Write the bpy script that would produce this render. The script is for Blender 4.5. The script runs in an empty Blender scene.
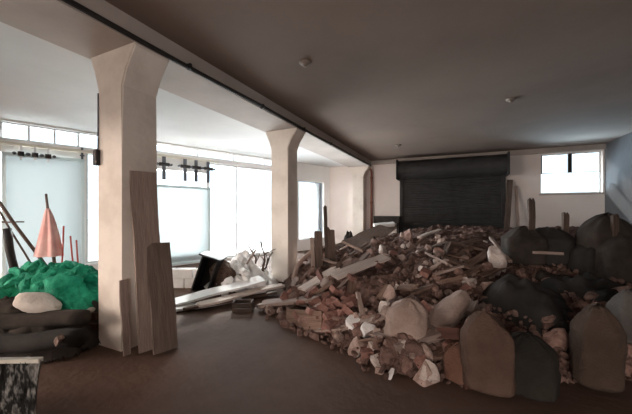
import bpy, bmesh, math, random
from mathutils import Vector, Matrix, noise, Euler
random.seed(7)
C = bpy.context.scene.collection
SC = bpy.context.scene
PI = math.pi

# ------------------------------------------------------------------ camera, world, light, exposure
CAM_H, FOC, HOR = 1.55, 300.0, 212.0
YAW = math.radians(25.02)
SA, CA = math.sin(YAW), math.cos(YAW)
cd = bpy.data.cameras.new('camera'); cam = bpy.data.objects.new('camera', cd); C.objects.link(cam)
cam.location = (0, 0, CAM_H); cam.rotation_euler = (PI/2, 0, YAW)
cd.sensor_width = 36; cd.lens = 36*FOC/632.0; cd.shift_y = (HOR-207)/632.0
cd.clip_start = 0.05
SC.camera = cam
w = bpy.data.worlds.new('sky'); SC.world = w; w.use_nodes = True
w.node_tree.nodes['Background'].inputs[0].default_value = (0.80, 0.90, 1.0, 1)
w.node_tree.nodes['Background'].inputs[1].default_value = 2.5
SC.view_settings.view_transform = 'Standard'; SC.view_settings.look = 'None'
SC.view_settings.exposure = 0.0; SC.view_settings.gamma = 1.0; SC.view_settings.use_curve_mapping = False
SC.cycles.max_bounces = 10; SC.cycles.diffuse_bounces = 6; SC.cycles.transparent_max_bounces = 16
SC.cycles.use_denoising = True

# the plan of the hall (metres): beam line along +Y, back wall along X
H_MAIN, H_BEAM, H_LEFT = 3.63, 3.38, 3.50
BACK_Y, RIGHT_X, FRONT_Y = 12.1, 4.14, -3.2
LW0 = Vector((-5.0, 12.1, 0)); LWD = Vector((-0.388, -1.0, 0)).normalized()      # left wall, from the back corner forward
LWN = Vector((-LWD.y, LWD.x, 0))                                                # into the room
if LWN.x < 0: LWN = -LWN
def lw(s, z=0, out=0): p = LW0 + LWD*s - LWN*out; return Vector((p.x, p.y, z))
LW_LEN = (BACK_Y-FRONT_Y)/-LWD.y
def ray(px, py):
    u = (px-316)/FOC
    return Vector((-SA+u*CA, CA+u*SA, (HOR-py)/FOC))
O = Vector((0, 0, CAM_H))
def P(px, py, z=0.0):
    d = ray(px, py); return O + d*((z-CAM_H)/d.z)
def PD(px, py, depth): return O + ray(px, py)*depth
def PY(px, py, Y):
    d = ray(px, py); return O + d*(Y/d.y)
def PS(px, py):                        # the same sight line met with the left wall: distance along it, height
    d = ray(px, py); t = (LW0-O).dot(LWN)/d.dot(LWN); q = O+d*t
    return (q-LW0).dot(LWD), q.z

def area(name, loc, direction, sx, sy, power, color):
    l = bpy.data.lights.new(name, 'AREA'); l.shape = 'RECTANGLE'; l.size = sx; l.size_y = sy
    l.energy = power; l.color = color
    o = bpy.data.objects.new(name, l); C.objects.link(o); o.location = loc
    o.rotation_euler = Vector(direction).to_track_quat('-Z', 'Y').to_euler()
    return o
S_A0, S_A1 = PS(292, 200)[0], PS(209, 200)[0]                 # large glazed opening behind the second column
S_B0, S_B1 = PS(324, 200)[0], PS(299, 200)[0]                 # tall window by the back corner
Z_A, Z_B = 3.10, 2.80
S_D0, S_D1 = PS(206, 200)[0], PS(155, 200)[0]                 # opening behind the strapped sliding door
S_E0, S_E1 = PS(140, 200)[0], PS(86, 200)[0]                  # window mostly hidden by the nearest column
S_F0, S_F1 = PS(80, 200)[0], 9.9                               # opening behind the sliding door above the netting
Z_D, Z_E, Z_F = 2.74, 3.0, 2.80
DX0, DX1 = -10.4, -7.6                                         # opening added behind the camera in the left bay's front wall, to light column fronts
def sky_light(name, s0, s1, z0, z1, radiance, color):
    a = (s1-s0+0.5)*(z1-z0+0.4)
    area(name, lw((s0+s1)/2, (z0+z1)/2, 0.62), LWN, s1-s0+0.5, z1-z0+0.4, radiance*PI*a, color)
L_SIDE, L_NEAR, L_FRONT, L_FILL, L_WIN = 18.0, 8.0, 36.0, 9.0, 85.0
sky_light('daylight_left_wall', S_B0-0.3, S_E0-0.1, 0.0, 3.5, L_SIDE, (0.96, 0.98, 1.0))
sky_light('daylight_left_wall_near', S_E0+0.3, S_F1+0.2, 0.0, 3.5, L_NEAR, (0.92, 0.98, 1.0))
area('added_light_left_bay', ((DX0+DX1)/2, FRONT_Y-0.62, 1.6), (0, 1, 0), DX1-DX0+0.5, 3.0, L_FRONT*PI*(DX1-DX0+0.5)*3.0, (1.0, 0.84, 0.73))  # added lamp shining in through the unseen front opening
sl = bpy.data.lights.new('sun', 'SUN'); sl.energy = 8.0; sl.angle = math.radians(4); sl.color = (1.0, 0.96, 0.90)
so = bpy.data.objects.new('sun', sl); C.objects.link(so); so.location = lw(5, 8, 8)
so.rotation_euler = Vector((0.57*math.cos(math.radians(26.5)), -0.82*math.cos(math.radians(26.5)), -math.sin(math.radians(26.5)))).to_track_quat('-Z', 'Y').to_euler()
EX0, EX1, EZ = -0.6, 2.0, 2.4                                  # unseen opening and lamp added in the main bay's front wall, brightening column sides
area('added_light_main_bay', ((EX0+EX1)/2, FRONT_Y-0.62, EZ/2+0.1), (0, 1, 0), EX1-EX0+0.4, EZ+0.3, L_FILL*PI*(EX1-EX0+0.4)*(EZ+0.3), (1.0, 0.80, 0.68))
WX0, WX1 = PY(541, 170, BACK_Y).x, PY(603, 170, BACK_Y).x
WZ0, WZ1 = PY(572, 193, BACK_Y).z, PY(572, 152.5, BACK_Y).z
area('daylight_right_window', ((WX0+WX1)/2, BACK_Y+0.75, WZ0-0.25), (0, -0.75, 1), WX1-WX0+0.8, 1.0, L_WIN*PI*(WX1-WX0+0.8), (0.62, 0.84, 1.0))   # light thrown up from the sunlit yard

# ------------------------------------------------------------------ materials
def mat(name, c1, c2, scale=4.0, rough=0.9, bump=0.3, stretch=(1, 1, 1), vary=0.0, c3=None, metal=0.0, detail=6, bscale=None):
    m = bpy.data.materials.new(name); m.use_nodes = True
    nt = m.node_tree; N = nt.nodes; L = nt.links
    b = N['Principled BSDF']; b.inputs['Roughness'].default_value = rough; b.inputs['Metallic'].default_value = metal
    b.inputs['Specular IOR Level'].default_value = 0.25
    tc = N.new('ShaderNodeTexCoord'); mp = N.new('ShaderNodeMapping'); mp.inputs['Scale'].default_value = stretch
    L.new(tc.outputs['Object'], mp.inputs['Vector'])
    n = N.new('ShaderNodeTexNoise'); n.inputs['Scale'].default_value = scale; n.inputs['Detail'].default_value = detail
    n.inputs['Roughness'].default_value = 0.62
    L.new(mp.outputs[0], n.inputs['Vector'])
    r = N.new('ShaderNodeValToRGB'); r.color_ramp.elements[0].position = 0.34; r.color_ramp.elements[1].position = 0.68
    r.color_ramp.elements[0].color = (*c1, 1); r.color_ramp.elements[1].color = (*c2, 1)
    if c3:
        e = r.color_ramp.elements.new(0.5); e.color = (*c3, 1)
    L.new(n.outputs['Fac'], r.inputs['Fac'])
    out = r.outputs['Color']
    if vary:
        oi = N.new('ShaderNodeObjectInfo'); hs = N.new('ShaderNodeHueSaturation')
        mr = N.new('ShaderNodeMapRange'); mr.inputs['To Min'].default_value = 1-vary; mr.inputs['To Max'].default_value = 1+vary
        L.new(oi.outputs['Random'], mr.inputs['Value']); L.new(mr.outputs[0], hs.inputs['Value']); L.new(out, hs.inputs['Color'])
        out = hs.outputs['Color']
    L.new(out, b.inputs['Base Color'])
    if bump:
        n2 = N.new('ShaderNodeTexNoise'); n2.inputs['Scale'].default_value = bscale or scale*3; n2.inputs['Detail'].default_value = 5
        L.new(mp.outputs[0], n2.inputs['Vector'])
        bp = N.new('ShaderNodeBump'); bp.inputs['Strength'].default_value = bump; bp.inputs['Distance'].default_value = 0.03
        L.new(n2.outputs['Fac'], bp.inputs['Height']); L.new(bp.outputs[0], b.inputs['Normal'])
    return m
M = {}
M['floor'] = mat('dusty_concrete_floor', (0.088, 0.052, 0.039), (0.150, 0.094, 0.071), 0.9, 0.85, 0.25, bscale=14)
M['wall_white'] = mat('whitewashed_plaster', (0.86, 0.85, 0.835), (0.91, 0.905, 0.89), 0.8, 0.9, 0.12, bscale=9)
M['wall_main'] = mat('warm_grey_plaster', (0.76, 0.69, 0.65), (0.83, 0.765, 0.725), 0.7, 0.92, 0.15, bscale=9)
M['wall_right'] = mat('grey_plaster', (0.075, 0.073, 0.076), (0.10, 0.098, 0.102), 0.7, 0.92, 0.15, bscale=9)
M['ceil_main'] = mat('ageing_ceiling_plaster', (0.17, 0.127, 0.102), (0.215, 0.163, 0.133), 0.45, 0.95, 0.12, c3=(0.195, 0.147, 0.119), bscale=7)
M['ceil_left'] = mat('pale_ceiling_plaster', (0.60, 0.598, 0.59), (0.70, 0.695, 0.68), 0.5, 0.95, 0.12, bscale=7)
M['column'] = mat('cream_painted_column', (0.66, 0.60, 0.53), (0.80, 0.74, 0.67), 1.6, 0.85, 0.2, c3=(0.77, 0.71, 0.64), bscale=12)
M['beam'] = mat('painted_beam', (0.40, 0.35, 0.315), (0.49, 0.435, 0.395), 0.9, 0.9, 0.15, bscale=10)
M['dark_steel'] = mat('dark_painted_steel', (0.018, 0.017, 0.017), (0.035, 0.032, 0.030), 6, 0.6, 0.1)
M['shutter'] = mat('grey_black_shutter_steel', (0.028, 0.027, 0.027), (0.048, 0.046, 0.045), 3, 0.55, 0.1)
M['rust'] = mat('rusty_pipe', (0.16, 0.065, 0.045), (0.27, 0.12, 0.085), 9, 0.8, 0.3)
M['frame'] = mat('window_frame_grey', (0.10, 0.11, 0.13), (0.16, 0.17, 0.19), 5, 0.6, 0.1)
M['white_frame'] = mat('window_frame_white', (0.70, 0.70, 0.69), (0.80, 0.80, 0.79), 5, 0.6, 0.1)
M['blue_frame'] = mat('pale_blue_panel', (0.60, 0.74, 0.77), (0.68, 0.81, 0.83), 0.8, 0.7, 0.08, bscale=6)
M['rubble'] = mat('rubble_dust', (0.065, 0.037, 0.030), (0.24, 0.158, 0.132), 5.5, 0.97, 1.0, c3=(0.14, 0.086, 0.071), detail=10, bscale=16)
M['gravel'] = mat('crushed_mortar_bits', (0.06, 0.034, 0.027), (0.26, 0.175, 0.148), 2.6, 0.95, 0.3, c3=(0.13, 0.08, 0.066), detail=10)
M['chunk_brown'] = mat('brown_mortar_chunk', (0.16, 0.096, 0.078), (0.30, 0.195, 0.162), 4, 0.95, 0.6, vary=0.4, detail=8)
M['chunk_grey'] = mat('grey_concrete_chunk', (0.25, 0.178, 0.15), (0.42, 0.315, 0.272), 4, 0.95, 0.5, vary=0.35, detail=8)
M['chunk_pale'] = mat('pale_plaster_chunk', (0.46, 0.39, 0.35), (0.62, 0.545, 0.50), 4, 0.95, 0.5, vary=0.12, detail=8)
M['chunk_white'] = mat('white_plaster_chunk', (0.80, 0.785, 0.77), (0.90, 0.89, 0.88), 6, 0.95, 0.4, vary=0.05, detail=8)
M['brick'] = mat('red_brick', (0.20, 0.10, 0.08), (0.31, 0.17, 0.14), 9, 0.95, 0.6, vary=0.3, detail=8)
GR = (0.6, 9, 9)
M['wood_brown'] = mat('weathered_brown_board', (0.12, 0.075, 0.055), (0.27, 0.18, 0.14), 4, 0.85, 0.4, GR, vary=0.35)
M['wood_grey'] = mat('weathered_grey_board', (0.25, 0.185, 0.158), (0.39, 0.305, 0.265), 4, 0.85, 0.4, GR, vary=0.25)
M['wood_pale'] = mat('pale_pinkish_board', (0.56, 0.465, 0.415), (0.72, 0.63, 0.57), 4, 0.8, 0.3, GR, vary=0.06)
M['wood_white'] = mat('white_painted_board', (0.82, 0.81, 0.80), (0.90, 0.89, 0.88), 4, 0.7, 0.2, GR, vary=0.03)
M['wood_dark'] = mat('dark_stained_board', (0.055, 0.038, 0.030), (0.12, 0.085, 0.068), 4, 0.8, 0.3, GR, vary=0.2)
M['wood_lean'] = mat('old_brown_plank', (0.24, 0.18, 0.15), (0.34, 0.265, 0.225), 4, 0.85, 0.3, GR)
M['wood_front'] = mat('dull_brown_plank', (0.12, 0.088, 0.072), (0.19, 0.145, 0.12), 4, 0.85, 0.3, GR)
M['wood_red'] = mat('red_brown_board', (0.06, 0.027, 0.020), (0.105, 0.05, 0.037), 4, 0.8, 0.3, GR)
M['sack_brown'] = mat('brown_woven_sack', (0.06, 0.042, 0.032), (0.10, 0.07, 0.054), 3, 0.95, 0.5, bscale=60)
M['sack_tan'] = mat('tan_woven_sack', (0.08, 0.05, 0.037), (0.13, 0.083, 0.062), 3, 0.95, 0.5, bscale=60)
M['sack_orange'] = mat('orange_brown_sack', (0.12, 0.06, 0.042), (0.18, 0.098, 0.07), 3, 0.95, 0.5, bscale=60)
M['sack_pale'] = mat('pale_dusty_sack', (0.26, 0.19, 0.16), (0.42, 0.325, 0.28), 3, 0.95, 0.4, bscale=40)
M['sack_grey'] = mat('grey_sack', (0.075, 0.068, 0.063), (0.12, 0.108, 0.10), 3, 0.95, 0.4, bscale=50)
M['sack_green'] = mat('dark_olive_sack', (0.020, 0.018, 0.015), (0.036, 0.032, 0.026), 3, 0.95, 0.4, bscale=50)
M['black_plastic'] = mat('black_plastic_sheet', (0.014, 0.014, 0.014), (0.03, 0.029, 0.028), 4, 0.6, 0.3)
M['tarp_grey'] = mat('dark_grey_tarpaulin', (0.018, 0.017, 0.016), (0.036, 0.033, 0.031), 3, 0.85, 0.3)
M['dark_cloth'] = mat('dark_brown_cloth', (0.022, 0.018, 0.015), (0.055, 0.045, 0.038), 3, 0.95, 0.4)
M['net'] = mat('green_debris_netting', (0.0, 0.13, 0.075), (0.04, 0.42, 0.25), 5, 0.75, 0.7, c3=(0.008, 0.25, 0.145), bscale=30)
M['pink'] = mat('faded_pink_cloth', (0.66, 0.34, 0.32), (0.82, 0.55, 0.52), 4, 0.9, 0.3)
M['red'] = mat('dull_red_plastic', (0.40, 0.06, 0.05), (0.52, 0.12, 0.10), 4, 0.7, 0.2)
M['silver'] = mat('scuffed_galvanised_steel', (0.012, 0.012, 0.011), (0.42, 0.41, 0.385), 3.2, 0.5, 0.3, (10, 10, 0.25), c3=(0.045, 0.045, 0.042), detail=2)
M['cream_rim'] = mat('pale_steel_rail', (0.68, 0.65, 0.55), (0.78, 0.75, 0.65), 5, 0.6, 0.2)
M['cord'] = mat('straw_cord', (0.30, 0.24, 0.17), (0.42, 0.35, 0.26), 20, 0.95, 0.3)
M['twig'] = mat('dry_twig_bark', (0.09, 0.06, 0.05), (0.18, 0.13, 0.11), 9, 0.95, 0.3)
M['white_sack'] = mat('off_white_sack', (0.50, 0.47, 0.43), (0.66, 0.63, 0.59), 3, 0.95, 0.4, bscale=40)
M['bakelite'] = mat('grey_lamp_rose', (0.20, 0.165, 0.14), (0.26, 0.22, 0.19), 6, 0.7, 0.1)
def glass_mat():
    m = bpy.data.materials.new('dusty_window_glass'); m.use_nodes = True; nt = m.node_tree; N = nt.nodes; L = nt.links
    for n in list(N):
        if n.type == 'BSDF_PRINCIPLED': N.remove(n)
    t = N.new('ShaderNodeBsdfTransparent'); t.inputs[0].default_value = (0.93, 0.96, 0.97, 1)
    g = N.new('ShaderNodeBsdfGlossy'); g.inputs['Roughness'].default_value = 0.05
    fr = N.new('ShaderNodeFresnel'); fr.inputs[0].default_value = 1.45
    mx = N.new('ShaderNodeMixShader'); L.new(fr.outputs[0], mx.inputs[0]); L.new(t.outputs[0], mx.inputs[1]); L.new(g.outputs[0], mx.inputs[2])
    L.new(mx.outputs[0], N['Material Output'].inputs['Surface'])
    return m
M['glass'] = glass_mat()
def sheet_mat():
    m = bpy.data.materials.new('translucent_pale_blue_sheet'); m.use_nodes = True; nt = m.node_tree; N = nt.nodes; L = nt.links
    N.remove(N['Principled BSDF'])
    t = N.new('ShaderNodeBsdfTranslucent'); t.inputs[0].default_value = (0.33, 0.352, 0.356, 1)
    d = N.new('ShaderNodeBsdfDiffuse'); d.inputs[0].default_value = (0.74, 0.82, 0.83, 1)
    mx = N.new('ShaderNodeMixShader'); mx.inputs[0].default_value = 0.35
    L.new(t.outputs[0], mx.inputs[1]); L.new(d.outputs[0], mx.inputs[2]); L.new(mx.outputs[0], N['Material Output'].inputs['Surface'])
    return m
M['blue_panel'] = sheet_mat()

# ------------------------------------------------------------------ helpers
def obj(name, bm, m, parent=None, smooth=False):
    me = bpy.data.meshes.new(name)
    bmesh.ops.recalc_face_normals(bm, faces=bm.faces)
    bm.to_mesh(me); bm.free()
    if smooth:
        for p in me.polygons: p.use_smooth = True
    me.materials.append(m)
    o = bpy.data.objects.new(name, me); C.objects.link(o)
    if parent: o.parent = parent
    return o
def tag(o, label, cat, group=None, kind=None):
    o['label'] = label; o['category'] = cat
    if group: o['group'] = group
    if kind: o['kind'] = kind
    return o
def thing(name, label, cat, loc=(0, 0, 0), rz=0, group=None):
    o = bpy.data.objects.new(name, None); C.objects.link(o); o.empty_display_size = 0.1
    o.location = loc; o.rotation_euler = (0, 0, rz)
    return tag(o, label, cat, group)
def struct(name, bm, m, parent=None, smooth=False):
    o = obj(name, bm, m, parent, smooth); o['kind'] = 'structure'; return o
def box(bm, x0, x1, y0, y1, z0, z1, mx=None):
    v = [bm.verts.new((x, y, z)) for x in (x0, x1) for y in (y0, y1) for z in (z0, z1)]
    if mx is not None:
        for q in v: q.co = mx @ q.co
    for f in ((0, 1, 3, 2), (4, 6, 7, 5), (0, 4, 5, 1), (2, 3, 7, 6), (0, 2, 6, 4), (1, 5, 7, 3)):
        bm.faces.new([v[i] for i in f])
    return v
def bxm(*a):
    bm = bmesh.new(); box(bm, *a); return bm
def bev(bm, r, seg=2):
    bmesh.ops.bevel(bm, geom=list(bm.edges), offset=r, segments=seg, affect='EDGES', profile=0.5); return bm
def tube(bm, pts, rad, n=8, caps=True):
    pts = [Vector(p) for p in pts]
    rad = rad if isinstance(rad, (list, tuple)) else [rad]*len(pts)
    rings = []
    for i, p in enumerate(pts):
        d = (pts[min(i+1, len(pts)-1)] - pts[max(i-1, 0)]).normalized()
        a = d.orthogonal().normalized() if i == 0 else (rings_a - d*rings_a.dot(d)).normalized()
        rings_a = a; b = d.cross(a)
        rings.append([bm.verts.new(p + (a*math.cos(t) + b*math.sin(t))*rad[i]) for t in [2*PI*k/n for k in range(n)]])
    for r0, r1 in zip(rings, rings[1:]):
        for k in range(n): bm.faces.new((r0[k], r0[(k+1) % n], r1[(k+1) % n], r1[k]))
    if caps: bm.faces.new(rings[0][::-1]); bm.faces.new(rings[-1])
    return bm
def lathe(bm, prof, n=20, ctr=(0, 0, 0)):
    rings = []
    for r, z in prof: rings.append([bm.verts.new((ctr[0]+r*math.cos(2*PI*k/n), ctr[1]+r*math.sin(2*PI*k/n), ctr[2]+z)) for k in range(n)])
    for r0, r1 in zip(rings, rings[1:]):
        for k in range(n): bm.faces.new((r0[k], r0[(k+1) % n], r1[(k+1) % n], r1[k]))
    bm.faces.new(rings[0][::-1]); bm.faces.new(rings[-1]); return bm
def nz(v, s, o=0.0): return noise.noise(Vector(v)*s + Vector((o, o*1.7, o*0.3)))
def rock_bm(seed, flat=0.8, cuts=7, sub=3):
    rnd = random.Random(seed); bm = bmesh.new()
    bmesh.ops.create_icosphere(bm, subdivisions=sub, radius=0.5)
    planes = []
    for _ in range(cuts):
        d = Vector((rnd.uniform(-1, 1), rnd.uniform(-1, 1), rnd.uniform(-1, 1))).normalized(); planes.append((d, rnd.uniform(0.24, 0.40)))
    sx, sy = rnd.uniform(0.8, 1.25), rnd.uniform(0.7, 1.0)
    for v in bm.verts:
        for d, h in planes:
            e = v.co.dot(d)
            if e > h: v.co -= d*(e-h)
        v.co += v.co.normalized()*(nz(v.co, 3, seed)*0.05 + nz(v.co, 9, seed)*0.025)
        v.co = Vector((v.co.x*sx, v.co.y*sy, v.co.z*flat))
    return bm
def plank_bm(L, wd, th, seed=0, warp=0.012, broken=True):
    rnd = random.Random(seed); bm = bmesh.new(); n = max(4, int(L/0.12)); m = 4
    rows = []
    for i in range(n+1):
        t = i/n; x = (t-0.5)*L; row = []
        for k in range(m+1):
            y = (k/m-0.5)*wd
            dx = 0
            if broken and i in (0, n): dx = rnd.uniform(-0.05, 0.05)*min(1, wd/0.12)
            e = nz((x*1.3, y*2, seed), 1.2)*warp*2
            yy = y + (nz((x, seed, 0), 3)*0.008 if k in (0, m) else 0)
            row.append((bm.verts.new((x+dx, yy, th/2+e)), bm.verts.new((x+dx, yy, -th/2+e))))
        rows.append(row)
    for i in range(n):
        for k in range(m):
            a, b, c, d = rows[i][k], rows[i+1][k], rows[i+1][k+1], rows[i][k+1]
            bm.faces.new((a[0], b[0], c[0], d[0])); bm.faces.new((d[1], c[1], b[1], a[1]))
        a, b = rows[i][0], rows[i+1][0]; bm.faces.new((a[0], a[1], b[1], b[0]))
        a, b = rows[i][m], rows[i+1][m]; bm.faces.new((a[0], b[0], b[1], a[1]))
    for i in (0, n):
        for k in range(m):
            a, b = rows[i][k], rows[i][k+1]; bm.faces.new((a[0], b[0], b[1], a[1]) if i == 0 else (a[0], a[1], b[1], b[0]))
    return bm
def frame_between(p0, p1, up=Vector((0, 0, 1))):
    x = (p1-p0).normalized(); y = up.cross(x)
    if y.length < 1e-3: y = Vector((0, 1, 0))
    y.normalize(); z = x.cross(y)
    m = Matrix((x, y, z)).transposed().to_4x4(); m.translation = (p0+p1)/2
    return m
def plank(name, label, cat, p0, p1, wd, th, m, roll=0.0, group=None, seed=None, up=Vector((0, 0, 1)), broken=True, warp=0.012):
    seed = random.random()*100 if seed is None else seed
    o = obj(name, plank_bm((p1-p0).length, wd, th, seed, warp, broken), m)
    o.matrix_world = frame_between(p0, p1, up) @ Matrix.Rotation(roll, 4, 'X')
    return tag(o, label, cat, group)
def sack(name, label, loc, wx, wy, h, m, rz=0, seed=0, lean=(0, 0), group=None, cat='sack', neck=True):
    t = thing(name, label, cat, loc, rz, group)
    bm = bmesh.new(); n, k = 40, 26
    rings = []
    for i in range(k+1):
        tt = i/k
        r = (min(1, tt/0.10)**0.5)*(1-0.10*tt) if tt < 0.72 else 0
        if tt >= 0.72:
            q = (tt-0.72)/0.28; r = 0.928*(1-q)**0.55 if not neck else 0.928*(1-q**1.15*0.80)
        z = tt*h
        ring = []
        for j in range(n):
            a = 2*PI*j/n
            sx = math.copysign(abs(math.cos(a))**0.72, math.cos(a)); sy = math.copysign(abs(math.sin(a))**0.72, math.sin(a))
            e = 1 + 0.10*nz((sx, sy, tt*2), 1.6, seed) + 0.05*nz((sx, sy, tt*2), 5, seed) + (0.07*tt*math.sin(a*7+seed))
            ring.append(bm.verts.new((wx/2*r*e*sx + lean[0]*tt*tt, wy/2*r*e*sy + lean[1]*tt*tt, max(0, z + 0.03*nz((sx, sy, tt*3), 2, seed+5)*min(1, tt*4)))))
        rings.append(ring)
    for r0, r1 in zip(rings, rings[1:]):
        for j in range(n): bm.faces.new((r0[j], r0[(j+1) % n], r1[(j+1) % n], r1[j]))
    bm.faces.new(rings[0][::-1]); bm.faces.new(rings[-1])
    obj('bag_body', bm, m, t, True)
    if neck:
        bm = bmesh.new(); nr = 0.16*min(wx, wy)
        prof = [(nr*1.05, -0.03), (nr*0.75, 0.0), (nr*0.75, 0.03), (nr*1.3, 0.07), (nr*1.9, 0.11)]
        rs = []
        for r, z in prof:
            rs.append([bm.verts.new((lean[0]+r*(1+0.25*math.sin(j*1.57*3+seed))*math.cos(2*PI*j/24), lean[1]+r*(1+0.25*math.cos(j*1.57*2))*math.sin(2*PI*j/24), h+z)) for j in range(24)])
        for r0, r1 in zip(rs, rs[1:]):
            for j in range(24): bm.faces.new((r0[j], r0[(j+1) % 24], r1[(j+1) % 24], r1[j]))
        bm.faces.new(rs[-1])
        obj('gathered_neck', bm, m, t, True)
        bm = bmesh.new()
        tube(bm, [(lean[0]+nr*0.86*math.cos(q), lean[1]+nr*0.86*math.sin(q), h+0.014) for q in [2*PI*j/16 for j in range(17)]], 0.009, 6)
        obj('tie_cord', bm, M['cord'], t, True)
    return t
def lump(name, label, cat, loc, sx, sy, sz, m, rz=0.0, seed=0, tilt=0.0, neck=True):
    t = thing(name, label, cat, loc, rz)
    bm = bmesh.new(); bmesh.ops.create_icosphere(bm, subdivisions=4, radius=1.0)
    for v in bm.verts:
        p = v.co.copy(); k = 1 + 0.13*nz(p, 1.5, seed) + 0.06*nz(p, 4, seed) + 0.03*nz(p, 9, seed)
        x = p.x*k; z = p.z*k; z = -0.62 + (z+0.62)*0.3 if z < -0.62 else z
        v.co = Vector((x*sx/2, p.y*k*sy/2, z*sz/2 + x*tilt + sz*0.36))
    obj('bag_body', bm, M[m], t, True)
    if not neck: return t
    bm = bmesh.new(); rs = []
    for q in range(5):
        r = (0.05, 0.03, 0.028, 0.045, 0.065)[q]; rs.append([bm.verts.new((sx*0.46+0.03*q, r*math.cos(a)*(1+0.3*math.sin(3*a)), sx*0.46*tilt+sz*0.36+r*math.sin(a))) for a in [2*PI*j/14 for j in range(14)]])
    for r0, r1 in zip(rs, rs[1:]):
        for j in range(14): bm.faces.new((r0[j], r0[(j+1) % 14], r1[(j+1) % 14], r1[j]))
    bm.faces.new(rs[-1]); obj('gathered_neck', bm, M[m], t, True)
    return t
def cloth(name, label, cat, ctr, rx, ry, h, m, rz=0, seed=0, rough=0.25, power=1.4, res=56, fold=0.0, base=0.0, top=None):
    """a sheet heaped up over junk: closed underneath, wrinkled, ragged hem"""
    bm = bmesh.new(); g = {}
    for i in range(res+1):
        for j in range(res+1):
            x, y = 2*i/res-1, 2*j/res-1
            r = math.sqrt(x*x+y*y)
            edge = 1 + 0.16*nz((x/(r+.01), y/(r+.01), 0), 1.7, seed)
            if r <= edge:
                q = r/edge
                z = h*(1-q**power)*(1 + rough*nz((x, y, 0), 2.2, seed) + rough*0.7*nz((x, y, 0), 5.5, seed+3))
                z += fold*(abs(nz((x, y, 1), 4.5, seed))*1.2 + 0.7*abs(nz((x, y, 2), 10, seed)) + 0.4*abs(nz((x, y, 3), 20, seed)))*(1-q**5)
                dx = fold*0.9*nz((x, y, 7), 7, seed); dy = fold*0.9*nz((x, y, 9), 7, seed)
                g[i, j] = bm.verts.new((x*rx+dx, y*ry+dy, base+max(0.006, z)))
    for (i, j), v in list(g.items()):
        if all(k in g for k in ((i+1, j), (i+1, j+1), (i, j+1))):
            bm.faces.new((v, g[i+1, j], g[i+1, j+1], g[i, j+1]))
    o = obj(name, bm, m, None, True)
    sd = o.modifiers.new('thick', 'SOLIDIFY'); sd.thickness = 0.006; sd.offset = 1
    o.location = ctr; o.rotation_euler = (0, 0, rz)
    return tag(o, label, cat)
def log(name, label, cat, p0, p1, r, m, group=None, r1=None, n=10):
    bm = bmesh.new(); L = (p1-p0).length; k = 8
    r1 = r if r1 is None else r1
    tube(bm, [((i/k-0.5)*L, 0.015*math.sin(i*1.3)*min(1, r*30), 0.01*math.cos(i*0.9)*min(1, r*30)) for i in range(k+1)], [r+(r1-r)*i/k for i in range(k+1)], n)
    o = obj(name, bm, m, None, True); o.matrix_world = frame_between(p0, p1)
    return tag(o, label, cat, group)
def dup(o, mx, label=None, group=None):
    c = o.copy(); C.objects.link(c); c.matrix_world = mx
    if label: c['label'] = label
    if group: c['group'] = group
    return c

# ------------------------------------------------------------------ room shell
T = 0.3
bm = bxm(-12.5, RIGHT_X+T, FRONT_Y-T, BACK_Y+T, -0.2, 0.0); struct('floor', bm, M['floor'])
M['yard'] = mat('pale_concrete_yard', (0.66, 0.65, 0.63), (0.76, 0.75, 0.73), 0.8, 0.9, 0.2)
bm = bmesh.new(); q = [lw(-4, 0, 0.3), lw(LW_LEN+2, 0, 0.3), Vector((-70, -30, 0)), Vector((-70, 60, 0))]
lo = [bm.verts.new((p.x, p.y, -0.21)) for p in q]; hi = [bm.verts.new((p.x, p.y, 0.006)) for p in q]
for i in range(4): bm.faces.new((lo[i], lo[(i+1) % 4], hi[(i+1) % 4], hi[i]))
bm.faces.new(lo[::-1]); bm.faces.new(hi); struct('ground_outside', bm, M['yard'])
BX0, BX1 = -3.97, -3.13
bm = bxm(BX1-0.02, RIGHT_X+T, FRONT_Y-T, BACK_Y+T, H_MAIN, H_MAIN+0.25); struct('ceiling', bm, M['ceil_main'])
q = [Vector((BX0+0.02, FRONT_Y-T, 0)), Vector((BX0+0.02, BACK_Y+T, 0)), lw(-T, 0, T), lw(LW_LEN+T, 0, T)]
bm = bmesh.new(); lo = [bm.verts.new((p.x, p.y, H_LEFT)) for p in q]; hi = [bm.verts.new((p.x, p.y, H_MAIN+0.25)) for p in q]
for i in range(4): bm.faces.new((lo[i], lo[(i+1) % 4], hi[(i+1) % 4], hi[i]))
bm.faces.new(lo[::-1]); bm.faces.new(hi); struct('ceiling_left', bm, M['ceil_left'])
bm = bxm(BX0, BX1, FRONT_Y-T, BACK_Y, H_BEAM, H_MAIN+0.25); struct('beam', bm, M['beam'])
def wall_with_holes(name, origin, d, length, height, nrm_out, holes, m, z0=0.0):
    """a wall slab from origin along d, thickness T towards nrm_out, with rectangular holes (s0,s1,z0,z1)"""
    ss = sorted({0.0, length, *[h[0] for h in holes], *[h[1] for h in holes]})
    zs = sorted({z0, height, *[h[2] for h in holes], *[h[3] for h in holes]})
    bm = bmesh.new()
    mx = Matrix((d, nrm_out, Vector((0, 0, 1)))).transposed().to_4x4(); mx.translation = origin
    for a, b in zip(ss, ss[1:]):
        for c, e in zip(zs, zs[1:]):
            if any(h[0] <= a+1e-6 and b <= h[1]+1e-6 and h[2] <= c+1e-6 and e <= h[3]+1e-6 for h in holes): continue
            box(bm, a, b, 0, T, c, e, mx)
    bmesh.ops.remove_doubles(bm, verts=bm.verts, dist=1e-4)
    dup_f = {}
    for f in bm.faces: dup_f.setdefault(tuple(round(q, 3) for q in f.calc_center_median()), []).append(f)
    bmesh.ops.delete(bm, geom=[f for fs in dup_f.values() if len(fs) > 1 for f in fs], context='FACES')
    return struct(name, bm, m)
Z_A0, Z_B0 = 0.06, 0.45
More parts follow.
